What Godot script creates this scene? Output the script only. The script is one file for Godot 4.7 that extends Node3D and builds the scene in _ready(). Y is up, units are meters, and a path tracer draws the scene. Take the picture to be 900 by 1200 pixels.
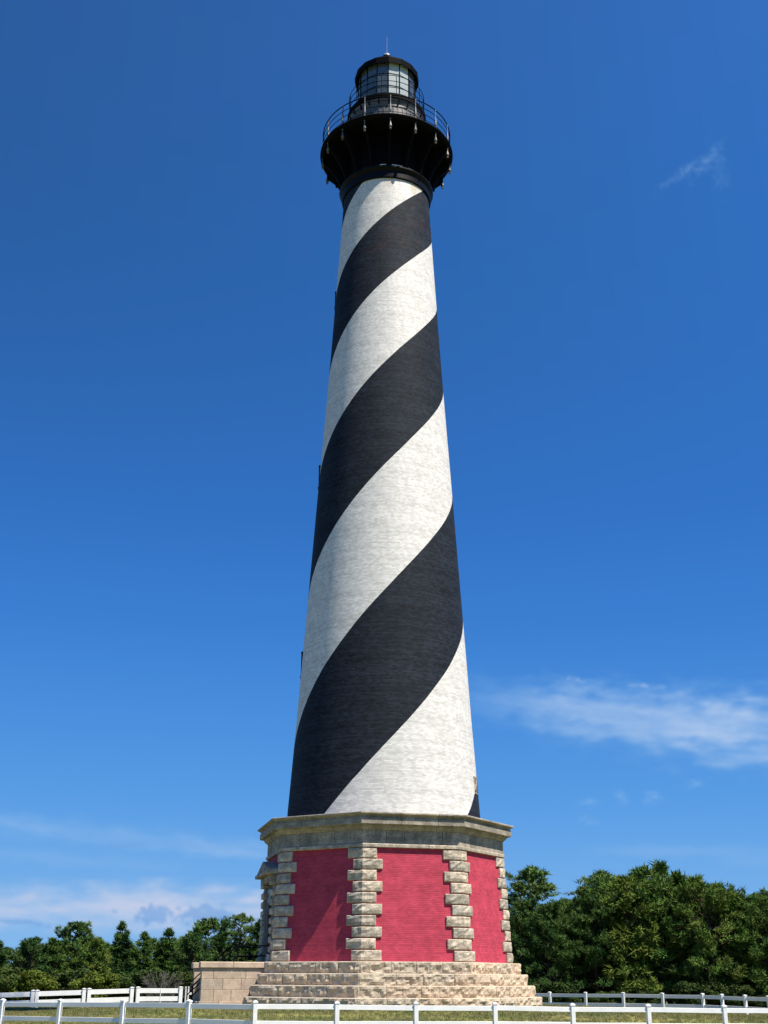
extends Node3D
# A black and white striped lighthouse on an octagonal granite and red brick base.
# The tower axis is the y axis, y = 0 is the grass at the foot of its steps, angles run from +z (towards the viewer) to +x.

const EYE := Vector3(-0.056, 1.25, 63.0)
const SUN_AZIMUTH := 53.5
const SUN_HEIGHT := 60.0
const T22 := 0.41421356
const CORNER := -9.0

var rng := RandomNumberGenerator.new()
var used := {}
var M := {}
var field := FastNoiseLite.new()

# ---------------------------------------------------------------- helpers

func numbered(called: String) -> String:
	var n: int = used.get(called, -1) + 1
	used[called] = n
	return called if n == 0 else "%s_%03d" % [called, n]

func thing(called: String, label: String, category: String, group := "") -> Node3D:
	var o := Node3D.new()
	o.name = numbered(called)
	add_child(o)
	describe(o, label, category, group)
	return o

func describe(o: Node, label: String, category: String, group := "") -> void:
	o.set_meta("label", label)
	o.set_meta("category", category)
	if group != "":
		o.set_meta("group", group)

func part(called: String, mesh: Mesh, m: Material, parent: Node) -> MeshInstance3D:
	var o := MeshInstance3D.new()
	o.name = called
	o.mesh = mesh
	o.material_override = m
	parent.add_child(o, true)
	return o

func lin(r: float, g: float, b: float) -> Color:
	return Color(r, g, b).linear_to_srgb()

func begin(flat := true) -> SurfaceTool:
	var st := SurfaceTool.new()
	st.begin(Mesh.PRIMITIVE_TRIANGLES)
	st.set_smooth_group(-1 if flat else 0)
	return st

func done(st: SurfaceTool) -> ArrayMesh:
	st.generate_normals()
	return st.commit()

# corners run counter-clockwise as seen from outside
func quad(st: SurfaceTool, a: Vector3, b: Vector3, c: Vector3, d: Vector3) -> void:
	for p in [a, c, b, a, d, c]:
		st.add_vertex(p)

func tri(st: SurfaceTool, a: Vector3, b: Vector3, c: Vector3) -> void:
	for p in [a, c, b]:
		st.add_vertex(p)

# a quad turned so that it faces away from the point "inside"
func quad_out(st: SurfaceTool, a: Vector3, b: Vector3, c: Vector3, d: Vector3, inside: Vector3) -> void:
	var n := (c - a).cross(d - b)
	if n.dot((a + b + c + d) * 0.25 - inside) < 0.0:
		quad(st, d, c, b, a)
	else:
		quad(st, a, b, c, d)

func tri_out(st: SurfaceTool, a: Vector3, b: Vector3, c: Vector3, inside: Vector3) -> void:
	if (b - a).cross(c - a).dot((a + b + c) / 3.0 - inside) < 0.0:
		tri(st, c, b, a)
	else:
		tri(st, a, b, c)

# box with chamfered edges along its four long (local y) sides and its top
func bar(st: SurfaceTool, from: Vector3, to: Vector3, w: float, h: float, up := Vector3.UP, cut := 0.0) -> void:
	var along := (to - from).normalized()
	var side := along.cross(up).normalized()
	var rise := side.cross(along).normalized()
	var ring: Array[Vector2] = []
	var c := minf(cut, minf(w, h) * 0.4)
	if c > 0.0:
		ring = [Vector2(-w / 2 + c, -h / 2), Vector2(w / 2 - c, -h / 2), Vector2(w / 2, -h / 2 + c), Vector2(w / 2, h / 2 - c), Vector2(w / 2 - c, h / 2), Vector2(-w / 2 + c, h / 2), Vector2(-w / 2, h / 2 - c), Vector2(-w / 2, -h / 2 + c)]
	else:
		ring = [Vector2(-w / 2, -h / 2), Vector2(w / 2, -h / 2), Vector2(w / 2, h / 2), Vector2(-w / 2, h / 2)]
	var mid := (from + to) * 0.5
	var n := ring.size()
	for i in n:
		var p := ring[i]
		var q := ring[(i + 1) % n]
		var a := side * p.x + rise * p.y
		var b := side * q.x + rise * q.y
		quad_out(st, from + a, from + b, to + b, to + a, mid)
		tri_out(st, from, from + a, from + b, mid)
		tri_out(st, to, to + a, to + b, mid)

func tube(st: SurfaceTool, from: Vector3, to: Vector3, r0: float, r1: float, n := 6) -> void:
	var along := (to - from).normalized()
	var side := along.cross(Vector3.RIGHT if absf(along.x) < 0.8 else Vector3.UP).normalized()
	var other := along.cross(side)
	for i in n:
		var a := TAU * i / n
		var b := TAU * (i + 1) / n
		var pa := side * cos(a) + other * sin(a)
		var pb := side * cos(b) + other * sin(b)
		quad_out(st, from + pa * r0, from + pb * r0, to + pb * r1, to + pa * r1, (from + to) * 0.5)

func spin(profile: Array, n: int, offset_deg := 0.0) -> SurfaceTool:
	# profile of Vector2(radius, y) from bottom to top along the outside
	var st := begin()
	for i in n:
		var a := deg_to_rad(offset_deg) + TAU * i / n
		var b := deg_to_rad(offset_deg) + TAU * (i + 1) / n
		var va := Vector3(sin(a), 0, cos(a))
		var vb := Vector3(sin(b), 0, cos(b))
		for k in profile.size() - 1:
			var p: Vector2 = profile[k]
			var q: Vector2 = profile[k + 1]
			var A := va * p.x + Vector3(0, p.y, 0)
			var B := vb * p.x + Vector3(0, p.y, 0)
			var C := vb * q.x + Vector3(0, q.y, 0)
			var D := va * q.x + Vector3(0, q.y, 0)
			if p.x < 1e-5:
				tri(st, A, C, D)
			elif q.x < 1e-5:
				tri(st, A, B, C)
			else:
				quad(st, A, B, C, D)
	return st

func smooth_spin(profile: Array, n: int) -> ArrayMesh:
	var st := spin(profile, n)
	return done(st)

func hoop(r: float, y: float, thick: float, n := 64) -> ArrayMesh:
	var p := []
	for i in 9:
		var a := -TAU * 0.25 - TAU * i / 8.0
		p.append(Vector2(r - sin(a) * -thick, y + cos(a) * thick))
	p = []
	for i in 9:
		var a := TAU * i / 8.0
		p.append(Vector2(r + cos(a) * thick, y + sin(a) * thick))
	return done(spin(p, n))

func dir(deg: float) -> Vector3:
	return Vector3(sin(deg_to_rad(deg)), 0, cos(deg_to_rad(deg)))

# ---------------------------------------------------------------- textures

func noise_bytes(size: int, freq: float, octaves: int, seed_: int, kind := FastNoiseLite.TYPE_SIMPLEX_SMOOTH) -> PackedByteArray:
	var n := FastNoiseLite.new()
	n.noise_type = kind
	n.seed = seed_
	n.frequency = freq
	n.fractal_octaves = octaves
	var im := n.get_seamless_image(size, size)
	im.convert(Image.FORMAT_L8)
	return im.get_data()

func texture(size: int, bytes: PackedByteArray, grey := false) -> ImageTexture:
	var im := Image.create_from_data(size, size, false, Image.FORMAT_L8 if grey else Image.FORMAT_RGB8, bytes)
	im.generate_mipmaps()
	return ImageTexture.create_from_image(im)

# mixes noises into a tone texture: base colour (sRGB 0..255) times 1 + the weighted noises
func mottled(size: int, base: Vector3, other: Vector3, layers: Array, grain: float, seed_: int) -> ImageTexture:
	var maps := []
	for l in layers:
		maps.append(noise_bytes(size, l[0], l[1], seed_ + maps.size()))
	var r := RandomNumberGenerator.new()
	r.seed = seed_
	var out := PackedByteArray()
	out.resize(size * size * 3)
	for i in size * size:
		var v := 0.0
		for k in maps.size():
			var m: PackedByteArray = maps[k]
			v += (m[i] / 255.0 - 0.5) * layers[k][2]
		var g := 1.0 + (r.randf() - 0.5) * grain
		var t := clampf(0.5 + v, 0.0, 1.0)
		out[i * 3] = clampi(int(lerpf(base.x, other.x, t) * g), 0, 255)
		out[i * 3 + 1] = clampi(int(lerpf(base.y, other.y, t) * g), 0, 255)
		out[i * 3 + 2] = clampi(int(lerpf(base.z, other.z, t) * g), 0, 255)
	return texture(size, out)

func grey_noise(size: int, freq: float, octaves: int, seed_: int) -> ImageTexture:
	return texture(size, noise_bytes(size, freq, octaves, seed_), true)

# painted brickwork, 64 courses and 24 bricks to the tile
func brick_maps(seed_: int, spread: float, joint: float, patchy := 0.07) -> Array:
	var size := 512
	var r := RandomNumberGenerator.new()
	r.seed = seed_
	var soft := noise_bytes(size, 0.012, 4, seed_)
	var tone := PackedByteArray()
	var high := PackedByteArray()
	tone.resize(size * size * 3)
	high.resize(size * size)
	for c in 64:
		var shift := (c % 2) * 10 + r.randi_range(0, 3)
		var course := 1.0 + (r.randf() - 0.5) * spread * 0.6
		var own := []
		for b in 26:
			own.append(course * (1.0 + (r.randf() - 0.5) * spread))
		for yy in 8:
			for x in size:
				var at := int((x + shift) % size)
				var b := int(at * 24 / 512)
				var edge := yy == 0 or (at * 24) % 512 < 24
				var i := (c * 8 + yy) * size + x
				var v: float = own[b] * (joint if edge else 1.0) * (1.0 - patchy * 0.5 + patchy * soft[i] / 255.0) * (1.0 + (r.randf() - 0.5) * 0.06)
				var q := clampi(int(v * 225.0), 0, 255)
				tone[i * 3] = q
				tone[i * 3 + 1] = q
				tone[i * 3 + 2] = q
				high[i] = clampi(int((60 if edge else 190) + (soft[i] - 128) * 0.1 + r.randi_range(-14, 14)), 0, 255)
	return [texture(size, tone), texture(size, high, true)]

func matte(c: Color, rough := 0.8, tex: Texture2D = null, tile := 1.0, bump: Texture2D = null, depth := 0.0) -> StandardMaterial3D:
	var m := StandardMaterial3D.new()
	m.albedo_color = c
	m.roughness = rough
	if tex:
		m.albedo_texture = tex
		m.uv1_triplanar = true
		m.uv1_world_triplanar = true
		m.uv1_scale = Vector3.ONE * tile
	if bump:
		m.heightmap_enabled = true
		m.heightmap_texture = bump
		m.heightmap_scale = depth
	return m

func make_materials() -> void:
	var granite := mottled(512, Vector3(150, 142, 128), Vector3(250, 240, 222), [[0.010, 3, 1.1], [0.05, 3, 0.9]], 0.22, 11)
	var pink := mottled(512, Vector3(152, 140, 124), Vector3(255, 245, 230), [[0.010, 3, 0.4], [0.045, 4, 0.8]], 0.22, 21)
	var dirty := mottled(512, Vector3(138, 134, 122), Vector3(236, 230, 214), [[0.008, 4, 1.1], [0.05, 3, 0.8]], 0.2, 31)
	var plain := mottled(512, Vector3(196, 184, 170), Vector3(250, 240, 226), [[0.010, 3, 0.7], [0.05, 3, 0.7]], 0.12, 35)
	var rough := grey_noise(512, 0.03, 5, 41)
	M.quoin = []
	for c in [lin(0.77, 0.74, 0.70), lin(0.69, 0.67, 0.635), lin(0.82, 0.77, 0.71), lin(0.61, 0.595, 0.565)]:
		M.quoin.append(matte(c, 0.9, granite, 0.45, rough, 1.5))
	M.step = []
	for c in [lin(0.88, 0.81, 0.70), lin(0.78, 0.74, 0.66), lin(0.92, 0.82, 0.70), lin(0.76, 0.73, 0.66), lin(0.84, 0.75, 0.65)]:
		M.step.append(matte(c, 0.92, pink, 0.4, rough, 2.0))
	M.frieze = []
	for c in [lin(0.63, 0.59, 0.56), lin(0.56, 0.53, 0.505), lin(0.69, 0.64, 0.595), lin(0.50, 0.475, 0.45)]:
		M.frieze.append(matte(c, 0.9, dirty, 0.3, rough, 1.0))
	M.ashlar = []
	for c in [lin(0.66, 0.57, 0.49), lin(0.61, 0.54, 0.47), lin(0.70, 0.60, 0.52), lin(0.58, 0.52, 0.46)]:
		M.ashlar.append(matte(c, 0.9, plain, 0.3, rough, 0.6))
	M.joint = matte(lin(0.20, 0.18, 0.15), 0.95, granite, 0.6)
	var white_brick := brick_maps(51, 0.13, 0.88)
	var black_brick := brick_maps(61, 0.34, 0.80)
	var red_brick := brick_maps(71, 0.11, 0.90, 0.15)
	M.white_paint = brick_paint(lin(0.94, 0.92, 0.86), white_brick, 0.3)
	M.black_paint = brick_paint(lin(0.105, 0.14, 0.20), black_brick, 0.5)
	M.black_paint.roughness = 0.72
	M.black_paint.metallic_specular = 0.25
	M.red_paint = matte(lin(0.62, 0.072, 0.118), 0.75, red_brick[0], 1.0 / 5.12, red_brick[1], 1.2)
	M.red_paint.uv1_world_triplanar = false
	M.red_paint.metallic_specular = 0.3
	M.iron = matte(lin(0.006, 0.006, 0.008), 0.5)
	M.iron.metallic_specular = 0.1
	M.gloss_iron = matte(lin(0.006, 0.006, 0.008), 0.4)
	M.gloss_iron.metallic_specular = 0.22
	M.grey_iron = matte(lin(0.085, 0.085, 0.082), 0.5)  # a plain grey, lighter than the black iron, for balusters and pendants
	M.wall_iron = matte(lin(0.085, 0.088, 0.09), 0.5)
	M.copper = matte(lin(0.35, 0.36, 0.36), 0.45)
	M.deck = matte(lin(0.006, 0.006, 0.007), 0.6)
	M.deck.metallic_specular = 0.1
	M.brass = matte(lin(0.25, 0.23, 0.2), 0.3)
	var glass := StandardMaterial3D.new()
	glass.albedo_color = Color(0.42, 0.48, 0.50, 0.30)
	glass.transparency = BaseMaterial3D.TRANSPARENCY_ALPHA
	glass.roughness = 0.12
	M.glass = glass
	var painted_glare_glass: StandardMaterial3D = glass.duplicate()
	painted_glare_glass.albedo_color = Color(0.78, 0.83, 0.84, 0.55)  # bright sky reflection painted as a paler, denser pane colour
	painted_glare_glass.roughness = 0.3
	M.painted_glare_glass = painted_glare_glass
	var dark_glass := StandardMaterial3D.new()
	dark_glass.albedo_color = Color(0.12, 0.14, 0.15, 0.55)
	dark_glass.transparency = BaseMaterial3D.TRANSPARENCY_ALPHA
	dark_glass.roughness = 0.25
	dark_glass.metallic_specular = 0.25
	M.dark_glass = dark_glass
	M.door = matte(lin(0.05, 0.03, 0.02), 0.6)
	M.vinyl = matte(lin(0.88, 0.89, 0.88), 0.45, mottled(256, Vector3(238, 238, 236), Vector3(255, 255, 255), [[0.02, 3, 1.0]], 0.03, 81), 0.5)
	M.grass_ground = matte(Color.WHITE, 1.0, mottled(512, Vector3(72, 80, 34), Vector3(134, 130, 66), [[0.006, 4, 1.4], [0.05, 4, 1.2]], 0.35, 91), 0.09)
	M.bark = matte(lin(0.10, 0.075, 0.055), 0.95, granite, 1.2)
	M.leaf = leafy()
	M.twig = matte(lin(0.11, 0.105, 0.09), 0.95)

func brick_paint(c: Color, maps: Array, depth: float) -> StandardMaterial3D:
	var m := matte(c, 0.62)
	m.albedo_texture = maps[0]
	m.heightmap_enabled = true
	m.heightmap_texture = maps[1]
	m.heightmap_scale = depth
	m.vertex_color_use_as_albedo = true
	return m

func leafy() -> StandardMaterial3D:
	var m := StandardMaterial3D.new()
	m.albedo_color = Color.WHITE
	m.vertex_color_use_as_albedo = true
	m.roughness = 0.85
	m.metallic_specular = 0.12
	m.cull_mode = BaseMaterial3D.CULL_DISABLED
	m.backlight_enabled = true
	m.backlight = lin(0.06, 0.09, 0.022)
	return m

# ---------------------------------------------------------------- sky

func sky_tone(el: float) -> Vector3:
	var keys := [[-90.0, 96, 96, 70], [-3.0, 110, 112, 88], [-0.6, 140, 185, 232], [0.0, 140, 188, 236], [2.5, 126, 180, 235], [5.0, 108, 169, 232], [8.0, 88, 156, 228], [12.0, 73, 141, 220], [16.0, 60, 127, 209], [21.5, 51, 114, 196], [28.0, 48, 107, 184], [33.0, 46, 104, 178], [43.0, 48, 100, 172], [60.0, 44, 92, 160], [90.0, 40, 84, 148]]
	for k in keys.size() - 1:
		if el <= keys[k + 1][0]:
			var t: float = (el - keys[k][0]) / (keys[k + 1][0] - keys[k][0])
			return Vector3(keys[k][1], keys[k][2], keys[k][3]).lerp(Vector3(keys[k + 1][1], keys[k + 1][2], keys[k + 1][3]), t)
	return Vector3(40, 84, 148)

# clouds as [azimuth, height, half length, half thickness, tilt, strength, kind]; azimuth 0 is straight behind the tower
# kind 0: streaked high cloud, 1: puff, 2: low pale bank, 3: low blue-grey cumulus
var clouds := [
	[8.2, 12.2, 5.0, 0.95, -6.0, 0.42, 0], [12.5, 11.5, 6.0, 1.25, -6.0, 0.52, 0], [18.0, 10.8, 6.5, 1.35, -4.0, 0.70, 0], [24.5, 10.4, 6.0, 1.3, 2.0, 0.6, 0],
	[17.0, 9.35, 2.6, 0.30, -1.0, 0.5, 0], [12.0, 10.75, 4.5, 0.22, -3.0, 0.34, 0],
	[9.6, 13.28, 1.0, 0.14, -6.0, 0.55, 1], [12.7, 12.92, 1.1, 0.15, -8.0, 0.5, 1],
	[9.7, 7.70, 0.7, 0.22, 0.0, 0.22, 1], [11.2, 7.9, 0.4, 0.3, -30.0, 0.26, 1], [12.6, 7.82, 0.5, 0.25, 10.0, 0.26, 1], [14.6, 8.4, 0.5, 0.2, 0.0, 0.3, 1], [9.6, 6.9, 0.5, 0.2, -20.0, 0.2, 1],
	[16.9, 36.35, 1.5, 0.26, 22.0, 0.24, 1], [18.3, 36.7, 1.1, 0.34, 35.0, 0.26, 1], [18.9, 36.2, 0.55, 1.1, 10.0, 0.13, 1],
	[-16.0, 6.3, 5.0, 0.5, -4.0, 0.24, 0], [-9.0, 5.75, 4.5, 0.45, -4.0, 0.24, 0], [-6.5, 5.5, 3.0, 0.35, 0.0, 0.26, 0], [-14.5, 5.0, 6.0, 0.35, -3.0, 0.14, 0],
	[-16.0, 2.95, 8.0, 0.75, 0.0, 0.74, 2], [-7.0, 2.95, 5.5, 0.85, 0.0, 0.76, 2], [-27.0, 3.0, 7.0, 0.8, 0.0, 0.55, 2],
	[-12.0, 5.62, 0.7, 0.16, -3.0, 0.30, 3], [-8.6, 5.66, 1.6, 0.12, -6.0, 0.20, 3], [-10.35, 2.62, 0.80, 0.46, 0.0, 0.62, 3], [-8.05, 2.58, 1.3, 0.46, -2.0, 0.62, 3], [-6.6, 2.35, 0.9, 0.3, 0.0, 0.5, 3], [-16.8, 2.30, 2.2, 0.12, -5.0, 0.5, 3], [-12.1, 2.75, 0.16, 0.09, 0.0, 0.5, 3],
	[13.5, 5.45, 4.5, 0.28, -1.0, 0.16, 0], [20.0, 5.0, 5.0, 0.4, 0.0, 0.2, 0],
]

func make_sky() -> Sky:
	var W := 4096
	var H := 2048
	var im := Image.create(W, H, false, Image.FORMAT_RGB8)
	var towards := sun_direction()
	# clear air: bands of height, a little brighter on the sun's side
	var columns := 256
	for y in H:
		var el := 90.0 - (y + 0.5) * 180.0 / H
		if el < -4.0 and y % 8 != 0:
			continue
		var base := sky_tone(el)
		for c in columns:
			var az := (c + 0.5) * 360.0 / columns
			var d := air_direction(az, el)
			var lift := air_lift(d, towards)
			var k := base * lift
			im.fill_rect(Rect2i(c * W / columns, y, W / columns, 8 if el < -4.0 else 1), Color8(clampi(roundi(k.x), 0, 255), clampi(roundi(k.y), 0, 255), clampi(roundi(k.z), 0, 255)))
	# the same weather goes on round the whole horizon
	var all := clouds.duplicate()
	for turn in [52.0, 108.0, 160.0, 215.0, 268.0, 318.0]:
		for c in clouds:
			if rng.randf() < 0.55:
				var d: Array = c.duplicate()
				d[0] += turn + rng.randf_range(-8.0, 8.0)
				if absf(wrapf(d[0], -180.0, 180.0)) < 34.0:
					continue
				d[1] += rng.randf_range(-0.4, 1.5)
				all.append(d)
	var streak := FastNoiseLite.new()
	streak.seed = 5
	streak.frequency = 0.32
	streak.fractal_octaves = 4
	streak.fractal_gain = 0.42
	var puff := FastNoiseLite.new()
	puff.seed = 9
	puff.frequency = 0.9
	puff.fractal_octaves = 5
	for c in all:
		cloud_into(im, c, streak, puff)
	var mat := PanoramaSkyMaterial.new()
	mat.panorama = ImageTexture.create_from_image(im)
	var sky := Sky.new()
	sky.sky_material = mat
	return sky

func air_direction(az: float, el: float) -> Vector3:
	var a := deg_to_rad(az)
	var e := deg_to_rad(el)
	return Vector3(sin(a) * cos(e), sin(e), -cos(a) * cos(e))

func air_lift(d: Vector3, towards: Vector3) -> float:
	# brighter on the sun's side
	var flat := Vector3(towards.x, 0, towards.z).normalized()
	return clampf(1.0 + 0.42 * (d.dot(flat) + 0.44) * smoothstep(0.25, 0.72, d.y), 0.7, 1.2)

func cloud_into(im: Image, c: Array, streak: FastNoiseLite, puff: FastNoiseLite) -> void:
	var W := im.get_width()
	var H := im.get_height()
	var reach: float = 1.9 if c[6] != 2 else 1.5
	var x0 := int((c[0] - c[2] * reach) * W / 360.0)
	var x1 := int((c[0] + c[2] * reach) * W / 360.0)
	var tall: float = (c[3] + absf(sin(deg_to_rad(c[4]))) * c[2]) * reach
	var y0 := clampi(int((90.0 - c[1] - tall) * H / 180.0), 0, H - 1)
	var y1 := clampi(int((90.0 - c[1] + tall) * H / 180.0), 0, H - 1)
	var ct := cos(deg_to_rad(c[4]))
	var sn := sin(deg_to_rad(c[4]))
	var white := Vector3(196, 212, 240)
	if c[6] == 2:
		white = Vector3(196, 206, 232)
	elif c[6] == 3:
		white = Vector3(114, 162, 220)
	for y in range(y0, y1 + 1):
		var el := 90.0 - (y + 0.5) * 180.0 / H
		for x in range(x0, x1 + 1):
			var az := (x + 0.5) * 360.0 / W
			var dx: float = az - c[0]
			var dy: float = el - c[1]
			var u: float = (dx * ct + dy * sn) / c[2]
			var v: float = (-dx * sn + dy * ct) / c[3]
			var wob := puff.get_noise_2d(az * 0.6, el * 1.6)
			var a := 0.0
			if c[6] == 0:
				v += wob * 0.6
				var fall := pow(clampf(1.0 - u * u, 0.0, 1.0), 0.8) * exp(-v * v * 1.2)
				var st := 0.82 + 0.38 * streak.get_noise_2d(az * 0.45 + el * 0.6, el * 4.0 + az * 0.55) + 0.3 * puff.get_noise_2d(az * 0.3 + 20.0, el * 1.0 + az * 0.15) + 0.12 * puff.get_noise_2d(az * 1.0 + 70.0, el * 7.0 + az * 0.9)
				a = fall * clampf(st, 0.0, 1.25)
			elif c[6] == 1:
				v += wob * 0.8
				u += puff.get_noise_2d(az * 1.5 + 40.0, el * 3.0) * 0.5
				var r2 := u * u + v * v
				a = exp(-r2 * 1.6) * clampf(0.7 + 1.2 * puff.get_noise_2d(az * 2.6, el * 4.5), 0.0, 1.3)
			elif c[6] == 2:
				v += wob * 0.7
				a = clampf((1.15 - absf(u)) * 2.5, 0.0, 1.0) * exp(-v * v * 0.9) * 1.1 * clampf(0.85 + 0.5 * streak.get_noise_2d(az * 0.7, el * 5.0), 0.0, 1.1)
			else:
				v += puff.get_noise_2d(az * 2.2, el * 2.2) * 0.9
				u += puff.get_noise_2d(az * 2.0 + 90.0, el * 2.4) * 0.5
				# flat below, heaped above
				var vv: float = v * (1.0 if v > 0.0 else 1.5)
				a = smoothstep(1.3, 0.55, u * u + vv * vv)
			a = clampf(a * c[5], 0.0, 1.0)
			if a < 0.004:
				continue
			var px := posmod(x, W)
			var old := im.get_pixel(px, y)
			im.set_pixel(px, y, old.lerp(Color(white.x / 255.0, white.y / 255.0, white.z / 255.0), a))

func sun_direction() -> Vector3:
	var h := deg_to_rad(SUN_HEIGHT)
	return dir(SUN_AZIMUTH) * cos(h) + Vector3(0, sin(h), 0)

# ---------------------------------------------------------------- ground

func ground_y(x: float, z: float) -> float:
	var r := sqrt(x * x + z * z)
	return -0.62 * smoothstep(8.5, 24.0, r) + 0.05 * field.get_noise_2d(x * 2.0, z * 2.0) * smoothstep(8.0, 12.0, r)

func make_ground() -> void:
	var xs := []
	var v := -900.0
	while v < 900.0:
		xs.append(v)
		v += 1.5 if absf(v) < 55.0 else (6.0 if absf(v) < 120.0 else 60.0)
	xs.append(900.0)
	var st := begin(false)
	for i in xs.size() - 1:
		for j in xs.size() - 1:
			var p := []
			for q in [[i, j], [i, j + 1], [i + 1, j + 1], [i + 1, j]]:
				p.append(Vector3(xs[q[0]], ground_y(xs[q[0]], xs[q[1]]), xs[q[1]]))
			quad(st, p[0], p[1], p[2], p[3])
	st.index()
	var o := part("ground", done(st), M.grass_ground, self)
	o.set_meta("kind", "structure")

func make_grass() -> void:
	# a tuft of seven bent blades, sown over the lawn between the fences
	var mm := MultiMesh.new()
	mm.transform_format = MultiMesh.TRANSFORM_3D
	mm.use_colors = true
	var st := begin()
	var r := RandomNumberGenerator.new()
	r.seed = 77
	for i in 9:
		var a := r.randf() * TAU
		var at := Vector3(r.randf_range(-0.09, 0.09), -0.01, r.randf_range(-0.09, 0.09))
		var lean := Vector3(cos(a), 0, sin(a)) * r.randf_range(0.02, 0.07)
		var w := Vector3(-sin(a), 0, cos(a)) * 0.008
		var h := r.randf_range(0.06, 0.12)
		tri(st, at - w, at + w, at + lean + Vector3(0, h, 0))
	mm.mesh = done(st)
	var spots := []
	while spots.size() < 60000:
		var x := r.randf_range(-30.0, 30.0)
		var z := r.randf_range(-24.0, 24.0)
		if Vector2(x, z).length() < 8.6 and not (x < -7.5 and z < -2.0):
			continue
		if x < -5.0 and x > -11.0 and z > -2.5 and z < 5.5:
			continue
		spots.append(Vector3(x, ground_y(x, z), z))
	mm.instance_count = spots.size()
	for i in spots.size():
		var b := Basis(Vector3.UP, r.randf() * TAU).scaled(Vector3.ONE * r.randf_range(0.6, 1.3))
		mm.set_instance_transform(i, Transform3D(b, spots[i]))
		var dry := clampf(0.5 + field.get_noise_2d(spots[i].x * 5.0, spots[i].z * 5.0) + r.randf_range(-0.3, 0.3), 0.0, 1.0)
		mm.set_instance_color(i, Color(0.105, 0.135, 0.028).lerp(Color(0.215, 0.185, 0.07), dry))
	var o := MultiMeshInstance3D.new()
	o.name = "grass"
	o.multimesh = mm
	var m := StandardMaterial3D.new()
	m.vertex_color_use_as_albedo = true
	m.roughness = 0.8
	m.cull_mode = BaseMaterial3D.CULL_DISABLED
	o.material_override = m
	add_child(o)
	describe(o, "mown olive grass of the lawn around the lighthouse", "grass")
	o.set_meta("kind", "stuff")

# ---------------------------------------------------------------- stones

# One stone of an octagonal course: its outline (apothem, y, roughness) swept along a face whose middle is +z.
func course_stone(outline: Array, t0: float, t1: float, ref: float, seed_: int, nx: int) -> ArrayMesh:
	var st := begin()
	var n := outline.size()
	var rows := []
	for i in nx + 1:
		var t := lerpf(t0, t1, float(i) / nx)
		var row := []
		for k in n:
			var a: float = outline[k][0]
			var x := 0.0
			if (absf(t0) > 0.999 and i == 0) or (absf(t1) > 0.999 and i == nx):
				x = signf(t) * a * T22
			else:
				x = t * ref * T22
				if i == 0: x += 0.009
				if i == nx: x -= 0.009
				x = clampf(x, -a * T22, a * T22)
			var rough: float = outline[k][2]
			var out := a
			if rough > 0.0:
				var edge := 0.35 if (i == 0 or i == nx) else 1.0
				if (absf(t0) > 0.999 and i == 0) or (absf(t1) > 0.999 and i == nx):
					edge = 0.0
				out += rough * edge * (0.30 + 1.7 * field.get_noise_3d(x * 42.0 + seed_ * 37.0, outline[k][1] * 55.0, seed_ * 11.0))
			row.append(Vector3(x, outline[k][1], out))
		rows.append(row)
	var mid := Vector3.ZERO
	for row in rows:
		for p in row:
			mid += p
	mid /= n * rows.size()
	var flat := PackedVector2Array()
	for k in n:
		flat.append(Vector2(outline[k][0], outline[k][1]))
	for i in nx:
		for k in n:
			var l := (k + 1) % n
			# outlines run from the inside bottom, outwards and up
			quad(st, rows[i][k], rows[i + 1][k], rows[i + 1][l], rows[i][l])
	var ids := Geometry2D.triangulate_polygon(flat)
	for i in range(0, ids.size(), 3):
		for e in [0, nx]:
			tri_out(st, rows[e][ids[i]], rows[e][ids[i + 1]], rows[e][ids[i + 2]], mid)
	return done(st)

func face_angle(k: int) -> float:
	return CORNER + 22.5 + 45.0 * k

# a course of stones round all eight faces; faces share their meshes in turn
func lay_course(parent: Node, called: String, outline: Array, per_face: int, mats: Array, seed_: int, nx := 1, entrance_gap := false) -> void:
	var r := RandomNumberGenerator.new()
	r.seed = seed_
	var ref := 0.0
	for p in outline:
		ref = maxf(ref, p[0])
	var sets := []
	for variant in 3:
		var cuts := [-1.0]
		var shift := r.randf_range(-0.12, 0.12)
		for i in range(1, per_face):
			cuts.append(-1.0 + 2.0 * i / per_face + shift + r.randf_range(-0.22, 0.22) / per_face)
		cuts.append(1.0)
		var meshes := []
		for i in per_face:
			meshes.append(course_stone(outline, cuts[i], cuts[i + 1], ref, seed_ + variant * 10 + i, nx))
		sets.append(meshes)
	var ends := []
	if entrance_gap:
		var t := 2.42 / (ref * T22)
		ends = [course_stone(outline, -1.0, -t, ref, seed_ + 90, nx), course_stone(outline, t, 1.0, ref, seed_ + 91, nx)]
	for k in 8:
		var use: Array = sets[k % 3]
		if entrance_gap and k == 6:
			use = ends
		for mesh in use:
			var o := part(called, mesh, mats[r.randi() % mats.size()], parent)
			o.rotation.y = deg_to_rad(face_angle(k))

func octagon(rows: Array) -> ArrayMesh:
	# rows of Vector2(apothem, y)
	var p := []
	for q in rows:
		p.append(Vector2(q.x / cos(PI / 8.0), q.y))
	return done(spin(p, 8, CORNER))

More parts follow.
